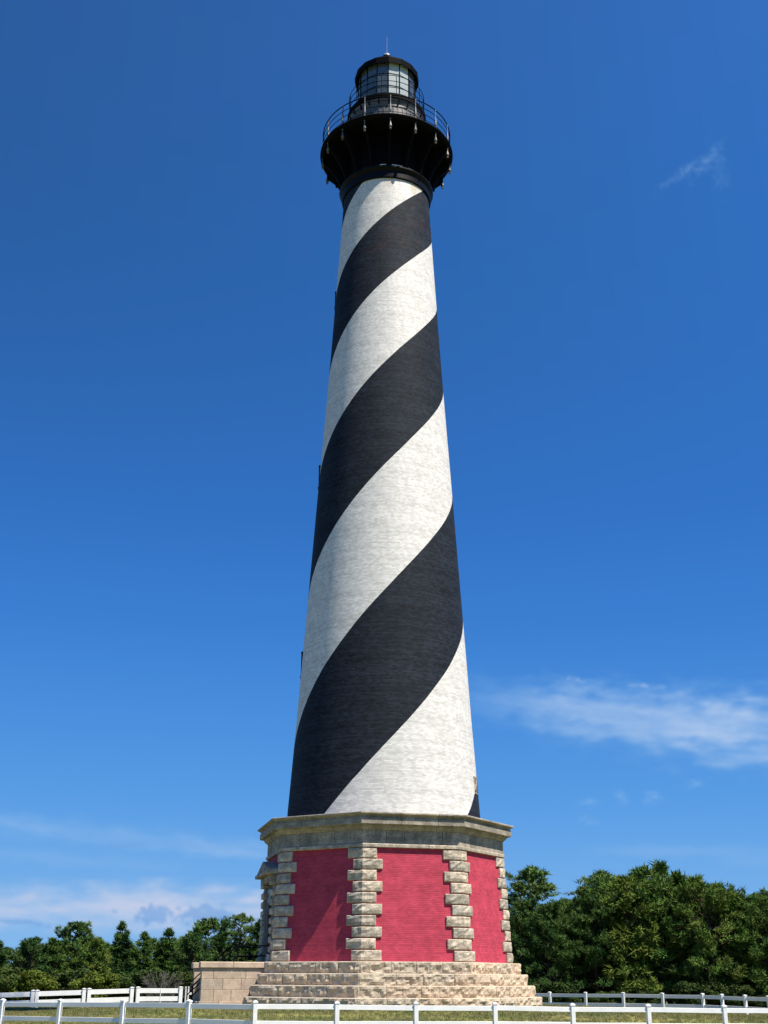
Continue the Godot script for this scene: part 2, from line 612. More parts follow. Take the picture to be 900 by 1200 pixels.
# a rock-faced block wrapped round a corner of the octagon, built at the corner with its bisector along +z
func quoin_block(left: float, right: float, tall: float, proud: float, seed_: int) -> ArrayMesh:
	var st := begin()
	var c := cos(PI / 8.0)
	var s := sin(PI / 8.0)
	var nr := Vector3(s, 0, c)
	var nl := Vector3(-s, 0, c)
	var ar := Vector3(c, 0, -s)
	var al := Vector3(-c, 0, -s)
	var stops := [-left, -left + 0.035, -left * 0.66, -left * 0.33, 0.0, right * 0.25, right * 0.5, right * 0.75, right - 0.035, right]
	var levels := [0.0, 0.035, tall * 0.35, tall * 0.68, tall - 0.035, tall]
	var grid := []
	for j in levels.size():
		var row := []
		for i in stops.size():
			var q: float = stops[i]
			var rim: bool = i == 0 or i == stops.size() - 1 or j == 0 or j == levels.size() - 1
			var out := proud - 0.035
			if not rim:
				var inner: bool = i > 1 and i < stops.size() - 2 and j > 1 and j < levels.size() - 2
				out = proud + (0.10 * field.get_noise_3d(q * 70.0 + seed_ * 17.0, levels[j] * 70.0, seed_ * 5.0) + 0.02 if inner else 0.0)
			var at := Vector3.ZERO
			if absf(q) < 1e-6:
				at = Vector3(0, 0, out / c)
			elif q > 0.0:
				at = ar * q + nr * out
			else:
				at = al * -q + nl * out
			row.append(at + Vector3(0, levels[j], 0))
		grid.append(row)
	for j in levels.size() - 1:
		for i in stops.size() - 1:
			quad(st, grid[j][i], grid[j][i + 1], grid[j + 1][i + 1], grid[j + 1][i])
	# back edge inside the wall
	var mid := Vector3(0, tall * 0.5, -0.1)
	var back := -0.12
	for e in [[0, al * left + nl * back], [stops.size() - 1, ar * right + nr * back]]:
		for j in levels.size() - 1:
			var b0: Vector3 = e[1] + Vector3(0, levels[j], 0)
			var b1: Vector3 = e[1] + Vector3(0, levels[j + 1], 0)
			quad_out(st, b0, grid[j][e[0]], grid[j + 1][e[0]], b1, Vector3(0, (levels[j] + levels[j + 1]) * 0.5, 0))
	for j in [0, levels.size() - 1]:
		var y := Vector3(0, levels[j], 0)
		for i in stops.size() - 1:
			var a: float = stops[i]
			var b: float = stops[i + 1]
			var pa: Vector3 = (ar * a + nr * back if a > 0.0 else al * -a + nl * back) + y
			var pb: Vector3 = (ar * b + nr * back if b > 0.0 else al * -b + nl * back) + y
			quad_out(st, grid[j][i], grid[j][i + 1], pb, pa, Vector3(0, tall * 0.5, 0))
	return done(st)

# ---------------------------------------------------------------- lighthouse

const SHAFT := [[8.4, 5.02], [9.35, 4.975], [13.78, 4.67], [17.98, 4.415], [20.9, 4.233], [26.78, 3.87], [33.41, 3.445], [35.94, 3.3], [39.32, 3.115], [44.14, 2.85], [47.03, 2.71], [48.2, 2.66]]
const TURNS := [[-4.6, -90.0], [3.72, 0.0], [11.92, 90.0], [20.1, 180.0], [27.42, 270.0], [34.0, 360.0], [39.63, 450.0], [44.41, 540.0], [48.55, 630.0], [52.3, 720.0]]

func shaft_radius(y: float) -> float:
	for k in SHAFT.size() - 1:
		if y <= SHAFT[k + 1][0]:
			return lerpf(SHAFT[k][1], SHAFT[k + 1][1], clampf((y - SHAFT[k][0]) / (SHAFT[k + 1][0] - SHAFT[k][0]), 0.0, 1.0))
	return SHAFT[-1][1]

# the turn of the stripes at a height, a smooth curve through the measured turns
func stripe_turn(y: float) -> float:
	for k in range(1, TURNS.size() - 2):
		if y <= TURNS[k + 1][0]:
			var t: float = (y - TURNS[k][0]) / (TURNS[k + 1][0] - TURNS[k][0])
			return cubic_interpolate_in_time(TURNS[k][1], TURNS[k + 1][1], TURNS[k - 1][1], TURNS[k + 2][1], t, TURNS[k + 1][0] - TURNS[k][0], TURNS[k - 1][0] - TURNS[k][0], TURNS[k + 2][0] - TURNS[k][0])
	return TURNS[-2][1]

func stripe(k: int, dark: bool) -> ArrayMesh:
	var rows := 330
	var cols := 36
	var y0 := 8.4
	var y1 := 48.2
	var pos := PackedVector3Array()
	var nor := PackedVector3Array()
	var uv := PackedVector2Array()
	var col := PackedColorArray()
	var idx := PackedInt32Array()
	for j in rows + 1:
		var y := lerpf(y0, y1, float(j) / rows)
		var r := shaft_radius(y)
		var slope := (shaft_radius(y - 0.4) - shaft_radius(y + 0.4)) / 0.8
		var turn := stripe_turn(y)
		for i in cols + 1:
			var deg := turn - 90.0 * k - 90.0 * i / cols
			# the edge of a hand painted stripe wanders by a few centimetres
			if i == 0 or i == cols:
				deg += 0.35 * field.get_noise_2d(y * 9.0, float((k + (1 if i == cols else 0)) % 4) * 50.0)
			var d := dir(deg)
			pos.append(d * r + Vector3(0, y, 0))
			nor.append((d + Vector3(0, slope, 0)).normalized())
			uv.append(Vector2(deg / 60.0, -y / 5.12))
			col.append(paint_wear(d, y, dark))
	for j in rows:
		for i in cols:
			var a := j * (cols + 1) + i
			var b := a + 1
			var c := a + cols + 1
			idx.append_array([a, b, c, b, c + 1, c])
	var arr := []
	arr.resize(Mesh.ARRAY_MAX)
	arr[Mesh.ARRAY_VERTEX] = pos
	arr[Mesh.ARRAY_NORMAL] = nor
	arr[Mesh.ARRAY_TEX_UV] = uv
	arr[Mesh.ARRAY_COLOR] = col
	arr[Mesh.ARRAY_INDEX] = idx
	var mesh := ArrayMesh.new()
	mesh.add_surface_from_arrays(Mesh.PRIMITIVE_TRIANGLES, arr)
	return mesh

# weathering of the paint: blotches, streaks, and peeled and rusty patches high up
func paint_wear(d: Vector3, y: float, dark: bool) -> Color:
	var blotch := field.get_noise_3d(d.x * 30.0, y * 22.0, d.z * 30.0)
	var fine := field.get_noise_3d(d.x * 160.0, y * 60.0, d.z * 160.0 + 300.0)
	var run := field.get_noise_3d(d.x * 130.0, y * 2.5, d.z * 130.0 - 200.0)
	if dark:
		var c := Color.WHITE * (0.2 * (1.0 + 0.35 * blotch + 0.30 * fine + 0.12 * run))
		var peel := smoothstep(0.02, 0.36, field.get_noise_3d(d.x * 75.0 + 70.0, y * 13.0, d.z * 75.0)) * smoothstep(39.0, 46.0, y)
		c = c.lerp(Color(0.80, 0.82, 0.80), peel * 0.18)
		var rust := smoothstep(0.22, 0.42, field.get_noise_3d(d.x * 60.0 - 60.0, y * 22.0, d.z * 60.0 + 11.0)) * smoothstep(38.0, 45.0, y)
		return c.lerp(Color(0.85, 0.30, 0.14), rust * 0.4)
	var w := Color.WHITE * 0.92 * (1.0 + 0.03 * blotch + 0.02 * fine + 0.03 * run)
	var grey := smoothstep(0.2, 0.55, field.get_noise_3d(d.x * 55.0 + 20.0, y * 9.0, d.z * 55.0 - 40.0))
	w = w.lerp(Color(0.64, 0.65, 0.62), grey * 0.2)
	var stain := smoothstep(0.08, 0.5, field.get_noise_3d(d.x * 60.0, y * 5.0, d.z * 60.0 + 150.0)) * smoothstep(43.5, 47.5, y)
	return w.lerp(Color(0.71, 0.58, 0.37), stain * 0.7)

func make_lighthouse() -> void:
	var L := thing("lighthouse", "tall lighthouse with black and white spiral stripes on octagonal red and granite base", "lighthouse")
	# --- stepped granite plinth
	for s in 4:
		var y := 1.5 - 0.5 * s
		var a := 6.295 + 0.298 * s
		var core := part("plinth_step", octagon([Vector2(0, y + 0.01), Vector2(a - 0.10, y + 0.01), Vector2(a - 0.10, y + 0.475), Vector2(0, y + 0.475)]), M.joint, L)
		var o := [[a - 0.55, y + 0.004, 0.0], [a - 0.035, y + 0.004, 0.0], [a - 0.045, y + 0.05, 0.05], [a - 0.03, y + 0.15, 0.085], [a - 0.015, y + 0.26, 0.085], [a, y + 0.36, 0.06], [a + 0.005, y + 0.455, 0.0], [a - 0.035, y + 0.493, 0.0], [a - 0.55, y + 0.497, 0.0]]
		lay_course(core, "stone", o, 4, M.step, 100 + s * 31, 18, true)
	# --- battered octagon: red brick panels and granite quoins
	var bottom := 5.85
	var top := 5.58
	var base := part("base_core", octagon([Vector2(bottom - 0.3, 1.9), Vector2(top - 0.3, 8.4), Vector2(0, 8.4)]), M.joint, L)
	var panel := course_stone([[bottom - 0.25, 1.99, 0.0], [bottom, 1.99, 0.0], [top, 6.98, 0.0], [top - 0.25, 6.98, 0.0]], -1.0, 1.0, bottom, 1, 1)
	for k in 8:
		var o := part("red_brick_panel", panel, M.red_paint, base)
		o.rotation.y = deg_to_rad(face_angle(k))
	var blocks := [[], []]
	for v in 3:
		blocks[0].append(quoin_block(0.50, 0.92, 0.452, 0.10, 3 + v))
		blocks[1].append(quoin_block(0.80, 0.64, 0.452, 0.10, 13 + v))
	for k in 8:
		for j in 10:
			var y := 2.0 + 0.497 * j + 0.022
			var r := lerpf(bottom, top, (y + 0.22 - 2.0) / 4.98) / cos(PI / 8.0)
			var o := part("quoin", blocks[j % 2][rng.randi() % 3], M.quoin[rng.randi() % 4], base)
			o.rotation.y = deg_to_rad(CORNER + 45.0 * k)
			o.position = dir(CORNER + 45.0 * k) * r + Vector3(0, y, 0)
			o.rotation.x = 0.0
	# --- frieze and cornice
	var entab := part("entablature", octagon([Vector2(5.4, 6.98), Vector2(5.5, 6.98), Vector2(5.5, 8.40), Vector2(5.0, 8.40)]), M.joint, L)
	lay_course(entab, "moulding_stone", [[5.35, 6.975, 0], [5.70, 6.975, 0], [5.72, 6.995, 0], [5.72, 7.12, 0], [5.68, 7.15, 0], [5.35, 7.15, 0]], 3, M.quoin, 301)
	lay_course(entab, "frieze_stone", [[5.35, 7.156, 0], [5.645, 7.156, 0], [5.655, 7.166, 0], [5.655, 7.755, 0], [5.35, 7.755, 0]], 5, M.frieze, 331)
	lay_course(entab, "bed_moulding", [[5.35, 7.76, 0], [5.70, 7.76, 0], [5.72, 7.80, 0], [5.80, 7.85, 0], [5.84, 7.93, 0], [5.86, 7.985, 0], [5.35, 7.985, 0]], 3, M.frieze, 361)
	lay_course(entab, "cornice_stone", [[5.0, 7.99, 0], [6.04, 7.99, 0], [6.06, 8.01, 0], [6.06, 8.24, 0], [6.065, 8.265, 0], [6.02, 8.285, 0], [6.02, 8.36, 0], [6.10, 8.41, 0], [6.17, 8.44, 0], [6.19, 8.455, 0], [6.19, 8.51, 0], [6.17, 8.53, 0], [5.0, 8.57, 0]], 3, M.frieze, 391)
	# --- painted shaft: four stripes that wind up the tower
	for k in 4:
		var dark := k % 2 == 1
		part("black_stripe" if dark else "white_stripe", stripe(k, dark), M.black_paint if dark else M.white_paint, L)
	for w in [[-89.0, 17.0, M.iron, 1.0], [-90.0, 28.05, M.iron, 1.0], [-91.0, 39.9, M.iron, 0.8], [73.0, 10.5, M.quoin[1], 0.6]]:
		shaft_window(L, w[0], w[1], w[2], w[3])
	make_gallery(L)
	make_portico(L)

func shaft_window(L: Node, deg: float, y: float, m: Material, size: float) -> void:
	var st := begin()
	bar(st, Vector3(0, -0.60, -0.10), Vector3(0, 0.60, -0.10), 0.62, 0.21, Vector3.BACK)
	var w := part("window", done(st), M.dark_glass, L)
	w.position = dir(deg) * (shaft_radius(y) - 0.012) + Vector3(0, y, 0)
	w.rotation.y = deg_to_rad(deg)
	w.scale = Vector3(size, size, 1.0)
	for s in [-1.0, 1.0]:
		st = begin()
		bar(st, Vector3(s * 0.37, -0.60, -0.07), Vector3(s * 0.37, 0.60, -0.07), 0.12, 0.22, Vector3.BACK, 0.02)
		part("jamb", done(st), m, w)
	st = begin()
	bar(st, Vector3(-0.47, 0.67, -0.08), Vector3(0.47, 0.67, -0.08), 0.26, 0.14, Vector3.UP, 0.03)
	part("hood", done(st), m, w)
	st = begin()
	bar(st, Vector3(-0.47, -0.66, -0.07), Vector3(0.47, -0.66, -0.07), 0.28, 0.12, Vector3.UP, 0.03)
	part("sill", done(st), m, w)
	st = begin()
	bar(st, Vector3(0, -0.60, 0.01), Vector3(0, 0.60, 0.01), 0.04, 0.04, Vector3.BACK)
	part("glazing_bar", done(st), m, w)

func vase(r: float, y0: float, y1: float) -> ArrayMesh:
	var h := y1 - y0
	return done(spin([Vector2(0, y0), Vector2(r * 0.7, y0), Vector2(r * 0.7, y0 + h * 0.06), Vector2(r * 0.45, y0 + h * 0.1), Vector2(r, y0 + h * 0.24), Vector2(r * 0.9, y0 + h * 0.36), Vector2(r * 0.42, y0 + h * 0.62), Vector2(r * 0.38, y0 + h * 0.9), Vector2(r * 0.6, y0 + h * 0.93), Vector2(r * 0.6, y1), Vector2(0, y1)], 10))

func fin(outline: Array, thick: float) -> ArrayMesh:
	# outline of Vector2(r, y) in the plane through the axis and +z
	var st := begin()
	var flat := PackedVector2Array(outline)
	var ids := Geometry2D.triangulate_polygon(flat)
	for i in range(0, ids.size(), 3):
		for s in [-1.0, 1.0]:
			var p := []
			for e in 3:
				var q: Vector2 = flat[ids[i + e]]
				p.append(Vector3(s * thick / 2, q.y, q.x))
			tri_out(st, p[0], p[1], p[2], Vector3(0, p[0].y, p[0].z))
	for i in flat.size():
		var a := flat[i]
		var b := flat[(i + 1) % flat.size()]
		quad(st, Vector3(-thick / 2, a.y, a.x), Vector3(thick / 2, a.y, a.x), Vector3(thick / 2, b.y, b.x), Vector3(-thick / 2, b.y, b.x))
	return done(st)

func make_gallery(L: Node) -> void:
	var start := 3.2
	part("collar", done(spin([Vector2(2.66, 47.12), Vector2(2.80, 47.12), Vector2(2.82, 47.16), Vector2(2.82, 47.62), Vector2(2.86, 47.66), Vector2(2.94, 47.74), Vector2(2.98, 47.80), Vector2(2.98, 47.88), Vector2(2.92, 47.93), Vector2(2.60, 47.95)], 96)), M.gloss_iron, L)
	part("service_room", done(spin([Vector2(2.60, 47.9), Vector2(2.60, 50.5)], 64)), M.iron, L)
	var deck := part("gallery_deck", done(spin([Vector2(2.5, 50.50), Vector2(4.12, 50.50), Vector2(4.17, 50.53), Vector2(4.20, 50.60), Vector2(4.27, 50.64), Vector2(4.29, 50.70), Vector2(4.27, 50.76), Vector2(2.3, 50.78)], 96)), M.deck, L)
	var bracket := fin([Vector2(2.58, 47.94), Vector2(2.86, 48.0), Vector2(2.95, 48.35), Vector2(3.10, 48.75), Vector2(3.34, 49.2), Vector2(3.62, 49.58), Vector2(3.90, 49.86), Vector2(4.10, 50.06), Vector2(4.13, 50.5), Vector2(2.58, 50.5)], 0.13)
	var rib := fin([Vector2(2.58, 48.0), Vector2(2.74, 48.0), Vector2(2.78, 50.0), Vector2(2.9, 50.5), Vector2(2.58, 50.5)], 0.34)
	var drop := vase(0.105, 49.72, 50.5)
	var small := vase(0.07, 49.25, 49.65)
	var post := vase(0.075, 50.76, 52.27)
	for i in 16:
		var a := deg_to_rad(start + 22.5 * i)
		var b := part("bracket", bracket, M.iron, L)
		b.rotation.y = a
		part("rib", rib, M.iron, b)
		var d := part("pendant", drop, M.grey_iron, b)
		d.position = Vector3(0, 0, 4.10)
		var e := part("pendant", small, M.iron, b)
		e.position = Vector3(0, 0, 3.45)
		var p := part("baluster", post, M.grey_iron, deck)
		p.position = dir(start + 22.5 * i) * 4.12
	for y in [[52.27, 0.035], [51.85, 0.022], [51.4, 0.022], [51.0, 0.018]]:
		part("rail", hoop(4.12, y[0], y[1], 96), M.iron, deck)
	# watch room under the lantern
	var watch := part("watch_room", done(spin([Vector2(2.42, 50.75), Vector2(2.42, 51.0), Vector2(2.36, 51.05), Vector2(2.36, 52.9), Vector2(2.40, 52.95), Vector2(2.40, 53.10), Vector2(2.44, 53.2), Vector2(2.52, 53.42)], 64)), M.wall_iron, L)
	for i in 48:
		var st := begin()
		bar(st, Vector3(0, 51.05, 2.37), Vector3(0, 52.9, 2.37), 0.05, 0.04, Vector3.BACK)
		var o := part("wall_rib", done(st), M.wall_iron, watch)
		o.rotation.y = deg_to_rad(start + 7.5 * i)
		if i % 2 == 0:
			st = begin()
			bar(st, Vector3(0, 53.12, 2.44), Vector3(0, 53.40, 2.47), 0.09, 0.10, Vector3.BACK)
			var m := part("corbel", done(st), M.iron, watch)
			m.rotation.y = deg_to_rad(start + 7.5 * i)
	var upper := part("lantern_deck", done(spin([Vector2(2.0, 53.42), Vector2(2.52, 53.42), Vector2(2.58, 53.47), Vector2(2.58, 53.80), Vector2(2.55, 53.84), Vector2(0.0, 53.86)], 64)), M.deck, L)
	var thin := done(spin([Vector2(0.026, 53.84), Vector2(0.026, 55.3), Vector2(0.0, 55.32)], 6))
	for i in 16:
		var o := part("stanchion", thin, M.iron, upper)
		o.position = dir(start + 11.25 + 22.5 * i) * 2.46
	for y in [55.3, 54.85, 54.35]:
		part("rail", hoop(2.46, y, 0.022, 64), M.iron, upper)
	# sixteen-sided lantern, three panes high
	var R := 1.90
	var frame := part("lantern", done(spin([Vector2(R + 0.03, 53.86), Vector2(R + 0.03, 54.02), Vector2(R - 0.05, 54.03)], 16, start)), M.iron, L)
	var side := R * 2.0 * sin(PI / 16.0)
	var flat_r := R * cos(PI / 16.0)
	for i in 16:
		var st := begin()
		bar(st, Vector3(0, 54.0, R), Vector3(0, 56.95, R), 0.055, 0.07, Vector3.BACK, 0.01)
		var m := part("mullion", done(st), M.iron, frame)
		m.rotation.y = deg_to_rad(start + 22.5 * i)
		for j in 3:
			var y0 := 54.04 + 0.97 * j
			st = begin()
			bar(st, Vector3(0, y0 + 0.02, flat_r - 0.01), Vector3(0, y0 + 0.95, flat_r - 0.01), side - 0.06, 0.012, Vector3.BACK)
			var g := part("pane", done(st), M.painted_glare_glass if i == 0 or i == 1 else M.glass, frame)
			g.rotation.y = deg_to_rad(start + 11.25 + 22.5 * i)
		if i == 0:
			pass
	for y in [55.005, 55.975]:
		part("astragal", done(spin([Vector2(R - 0.04, y - 0.022), Vector2(R + 0.012, y - 0.022), Vector2(R + 0.012, y + 0.022), Vector2(R - 0.04, y + 0.022), Vector2(R - 0.04, y - 0.022)], 16, start)), M.iron, frame)
	# the beacon on its pedestal inside
	part("pedestal", done(spin([Vector2(0.55, 53.86), Vector2(0.5, 54.3), Vector2(0.3, 54.35), Vector2(0.28, 55.0), Vector2(0.0, 55.0)], 16)), M.wall_iron, frame)
	part("beacon", done(spin([Vector2(0.3, 55.0), Vector2(0.45, 55.1), Vector2(0.48, 55.5), Vector2(0.45, 55.9), Vector2(0.3, 56.0), Vector2(0, 56.05)], 16)), M.brass, frame)
	var roof := part("roof", done(spin([Vector2(0.0, 56.93), Vector2(1.98, 56.92), Vector2(2.06, 56.72), Vector2(2.12, 56.70), Vector2(2.14, 57.10), Vector2(2.12, 57.16), Vector2(2.02, 57.20), Vector2(1.4, 57.85), Vector2(0.75, 58.45), Vector2(0.36, 58.80), Vector2(0.34, 58.95), Vector2(0.0, 58.95)], 16, start)), M.iron, L)
	var ball := []
	for i in 11:
		var a := -PI / 2 + PI * i / 10.0
		ball.append(Vector2(cos(a) * 0.25, 59.02 + sin(a) * 0.28))
	part("ventilator", done(spin(ball, 24)), M.copper, roof)
	part("lightning_rod", done(spin([Vector2(0.012, 59.25), Vector2(0.008, 60.2), Vector2(0.006, 60.75), Vector2(0, 60.77)], 6)), M.copper, roof)

func block(parent: Node, called: String, x0: float, x1: float, y0: float, y1: float, z0: float, z1: float, m: Material, cut := 0.015) -> MeshInstance3D:
	var st := begin()
	var c := Vector3((x0 + x1) / 2, (y0 + y1) / 2, (z0 + z1) / 2)
	var s := Vector3(x1 - x0, y1 - y0, z1 - z0) * 0.5
	var k := minf(cut, minf(s.x, minf(s.y, s.z)) * 0.5)
	# chamfered box: three crossed slabs' faces and the bevels between them
	for ax in 3:
		for sg in [-1.0, 1.0]:
			var n := Vector3.ZERO
			n[ax] = sg
			var u := Vector3.ZERO
			u[(ax + 1) % 3] = s[(ax + 1) % 3] - k
			var v := Vector3.ZERO
			v[(ax + 2) % 3] = s[(ax + 2) % 3] - k
			var o := c + n * s[ax]
			quad_out(st, o - u - v, o + u - v, o + u + v, o - u + v, c)
			for sh in [-1.0, 1.0]:
				# bevel towards the next axis
				var n2 := Vector3.ZERO
				n2[(ax + 1) % 3] = sh
				var e1: Vector3 = c + n * s[ax] + n2 * (s[(ax + 1) % 3] - k)
				var e2: Vector3 = c + n * (s[ax] - k) + n2 * s[(ax + 1) % 3]
				quad_out(st, e1 - v, e1 + v, e2 + v, e2 - v, c)
	for i in 8:
		var sg := Vector3(1 if i & 1 else -1, 1 if i & 2 else -1, 1 if i & 4 else -1)
		var p := c + sg * s
		tri_out(st, p - Vector3(0, sg.y, sg.z) * k, p - Vector3(sg.x, 0, sg.z) * k, p - Vector3(sg.x, sg.y, 0) * k, c)
	return part(called, done(st), m, parent)

func entrance(o: Node3D) -> void:
	# local +z points out of the door
	o.rotation.y = deg_to_rad(face_angle(6))

func make_portico(L: Node) -> void:
	var st := begin()
	bar(st, Vector3(0, 2.0, 5.72), Vector3(0, 5.9, 5.60), 2.3, 0.3, Vector3.BACK)
	var p := part("portico", done(st), M.joint, L)
	entrance(p)
	for s in [-1.0, 1.0]:
		var x0: float = 1.18 if s > 0 else -1.78
		block(p, "pilaster_base", x0 - 0.05, x0 + 0.65, 2.0, 2.35, 5.55, 6.06, M.quoin[1], 0.03)
		block(p, "pilaster", x0 + 0.05, x0 + 0.55, 2.352, 5.5, 5.5, 5.86, M.frieze[1], 0.03)
		for j in 7:
			block(p, "rusticated_block", x0, x0 + 0.60, 2.40 + j * 0.43, 2.70 + j * 0.43, 5.7, 5.98, M.quoin[j % 4], 0.04)
		block(p, "capital", x0 - 0.04, x0 + 0.64, 5.502, 5.66, 5.5, 6.02, M.quoin[0], 0.03)
	block(p, "architrave", -1.84, 1.84, 5.662, 5.98, 5.5, 6.02, M.frieze[0], 0.02)
	block(p, "door_cornice", -2.02, 2.02, 5.982, 6.16, 5.5, 6.30, M.frieze[2], 0.03)
	part("pediment", fin_across([Vector2(-2.0, 6.162), Vector2(2.0, 6.162), Vector2(2.0, 6.22), Vector2(0.0, 6.70), Vector2(-2.0, 6.22)], 5.5, 6.20), M.frieze[1], p)
	var door := block(p, "door", -0.62, 0.62, 2.0, 4.6, 5.72, 5.92, M.door, 0.01)
	for s in [-1.0, 1.0]:
		block(door, "door_panel", s * 0.3 - 0.2, s * 0.3 + 0.2, 2.25, 3.2, 5.9, 5.94, M.door, 0.01)
		block(door, "door_panel", s * 0.3 - 0.2, s * 0.3 + 0.2, 3.35, 4.4, 5.9, 5.94, M.door, 0.01)
	block(p, "transom_window", -0.62, 0.62, 4.66, 5.4, 5.66, 5.815, M.dark_glass, 0.01)

func fin_across(outline: Array, z0: float, z1: float) -> ArrayMesh:
	var st := begin()
	var flat := PackedVector2Array(outline)
	var ids := Geometry2D.triangulate_polygon(flat)
	var mid := Vector3(0, 6.3, (z0 + z1) / 2)
	for i in range(0, ids.size(), 3):
		for z in [z0, z1]:
			var q := []
			for e in 3:
				q.append(Vector3(flat[ids[i + e]].x, flat[ids[i + e]].y, z))
			tri_out(st, q[0], q[1], q[2], mid)
	for i in flat.size():
		var a := flat[i]
		var b := flat[(i + 1) % flat.size()]
		quad_out(st, Vector3(a.x, a.y, z0), Vector3(b.x, b.y, z0), Vector3(b.x, b.y, z1), Vector3(a.x, a.y, z1), mid)
	return done(st)

func make_entrance_stairs() -> void:
	# two granite cheek walls with copings, a flight of nine steps between them
	var names := ["granite stair wall with coping beside the lighthouse steps, its ashlar face sunlit", "granite stair wall on the far side of the entrance steps, hidden by the nearer wall"]
	for w in 2:
		var x0: float = 1.62 if w == 0 else -2.22
		var x1: float = x0 + 0.60
		var T := thing("stair_wall", names[w], "wall")
		entrance(T)
		var core := block(T, "wall_core", x0 + 0.03, x1 - 0.03, -0.3, 1.72, 5.9, 9.12, M.joint, 0.01)
		var courses := [[0.0, 0.28, 0.05, [5.9, 7.2, 8.3, 9.22]], [0.285, 0.77, 0.0, [5.9, 6.9, 7.75, 8.55, 9.15]], [0.775, 1.24, 0.0, [5.9, 6.55, 7.3, 8.15, 9.15]], [1.245, 1.70, 0.0, [5.9, 7.1, 8.6, 9.15]]]
		var i := 0
		for c in courses:
			for k in c[3].size() - 1:
				i += 1
				block(core, "ashlar_block", x0 - c[2], x1 + c[2], c[0] - (0.3 if i <= 3 else 0.0), c[1], c[3][k] + 0.006, c[3][k + 1] - 0.006, M.ashlar[rng.randi() % 4], 0.012)
		for k in [[5.9, 7.7], [7.705, 9.24]]:
			block(core, "coping_stone", x0 - 0.08, x1 + 0.08, 1.705, 1.98, k[0], k[1], M.ashlar[2 if k[0] < 6.0 else 0], 0.03)
	var S := thing("entrance_stairs", "granite entrance steps rising between the two stair walls to the portico", "stairs")
	entrance(S)
	for k in 9:
		block(S, "tread", -1.60, 1.60, -0.3, 0.22 * (k + 1), 9.1 - 0.3 * (k + 1) - (0.8 if k == 8 else 0.0), 9.1 - 0.3 * k, M.step[k % 5], 0.02)
	var H := thing("handrail", "black iron handrail beside the entrance steps, above the stair wall", "handrail")
	entrance(H)
	for x in [1.42, -1.42]:
		var pts := [Vector3(x, 1.76, 5.95), Vector3(x, 1.76, 7.45), Vector3(x, 1.2, 8.1), Vector3(x, 0.6, 8.8), Vector3(x, 0.0, 9.45)]
		for i in pts.size():
			var st := begin()
			tube(st, pts[i] - Vector3(0, 0.2, 0), pts[i] + Vector3(0, 0.95, 0), 0.03, 0.03, 8)
			part("post", done(st), M.iron, H)
			if i > 0:
				for y in [0.95, 0.5]:
					st = begin()
					tube(st, pts[i - 1] + Vector3(0, y, 0), pts[i] + Vector3(0, y, 0), 0.028, 0.028, 8)
					part("rail", done(st), M.iron, H)

# ---------------------------------------------------------------- fences

func fence_post(T: Node, at: Vector3, top: float, wide := 0.127, turn := 0.0) -> void:
	var low := ground_y(at.x, at.z) - 0.25
	var st := begin()
	bar(st, Vector3(0, low - top, 0), Vector3(0, 0.0, 0), wide, wide, Vector3.BACK, 0.008)
	var p := part("post", done(st), M.vinyl, T)
	p.position = Vector3(at.x, top, at.z)
	p.rotation.y = turn
	var w := wide * 0.58
	var cap := begin()
	quad(cap, Vector3(-w, -0.03, w), Vector3(w, -0.03, w), Vector3(w, 0.012, w), Vector3(-w, 0.012, w))
	quad(cap, Vector3(w, -0.03, w), Vector3(w, -0.03, -w), Vector3(w, 0.012, -w), Vector3(w, 0.012, w))
	quad(cap, Vector3(w, -0.03, -w), Vector3(-w, -0.03, -w), Vector3(-w, 0.012, -w), Vector3(w, 0.012, -w))
	quad(cap, Vector3(-w, -0.03, -w), Vector3(-w, -0.03, w), Vector3(-w, 0.012, w), Vector3(-w, 0.012, -w))
	var tip := Vector3(0, 0.05, 0)
	tri(cap, Vector3(-w, 0.012, w), Vector3(w, 0.012, w), tip)
	tri(cap, Vector3(w, 0.012, w), Vector3(w, 0.012, -w), tip)
	tri(cap, Vector3(w, 0.012, -w), Vector3(-w, 0.012, -w), tip)
	tri(cap, Vector3(-w, 0.012, -w), Vector3(-w, 0.012, w), tip)
	part("cap", done(cap), M.vinyl, p)

func fence_rail(T: Node, a: Vector3, b: Vector3, tall := 0.14) -> void:
	var st := begin()
	bar(st, a, b, 0.04, tall, Vector3.UP, 0.006)
	part("rail", done(st), M.vinyl, T)

func fence_run(T: Node, spots: Array, drops: Array, first_post := true, wide := 0.127, tall := 0.14) -> void:
	# spots are the tops of the posts
	for i in spots.size():
		var p: Vector3 = spots[i]
		var q: Vector3 = spots[i + 1] if i + 1 < spots.size() else spots[i - 1]
		if i > 0 or first_post:
			fence_post(T, p, p.y, wide, atan2(q.x - p.x, q.z - p.z))
		if i + 1 < spots.size():
			for d in drops:
				fence_rail(T, p - Vector3(0, d + rng.randf_range(-0.01, 0.01), 0), q - Vector3(0, d + rng.randf_range(-0.012, 0.012), 0), tall)

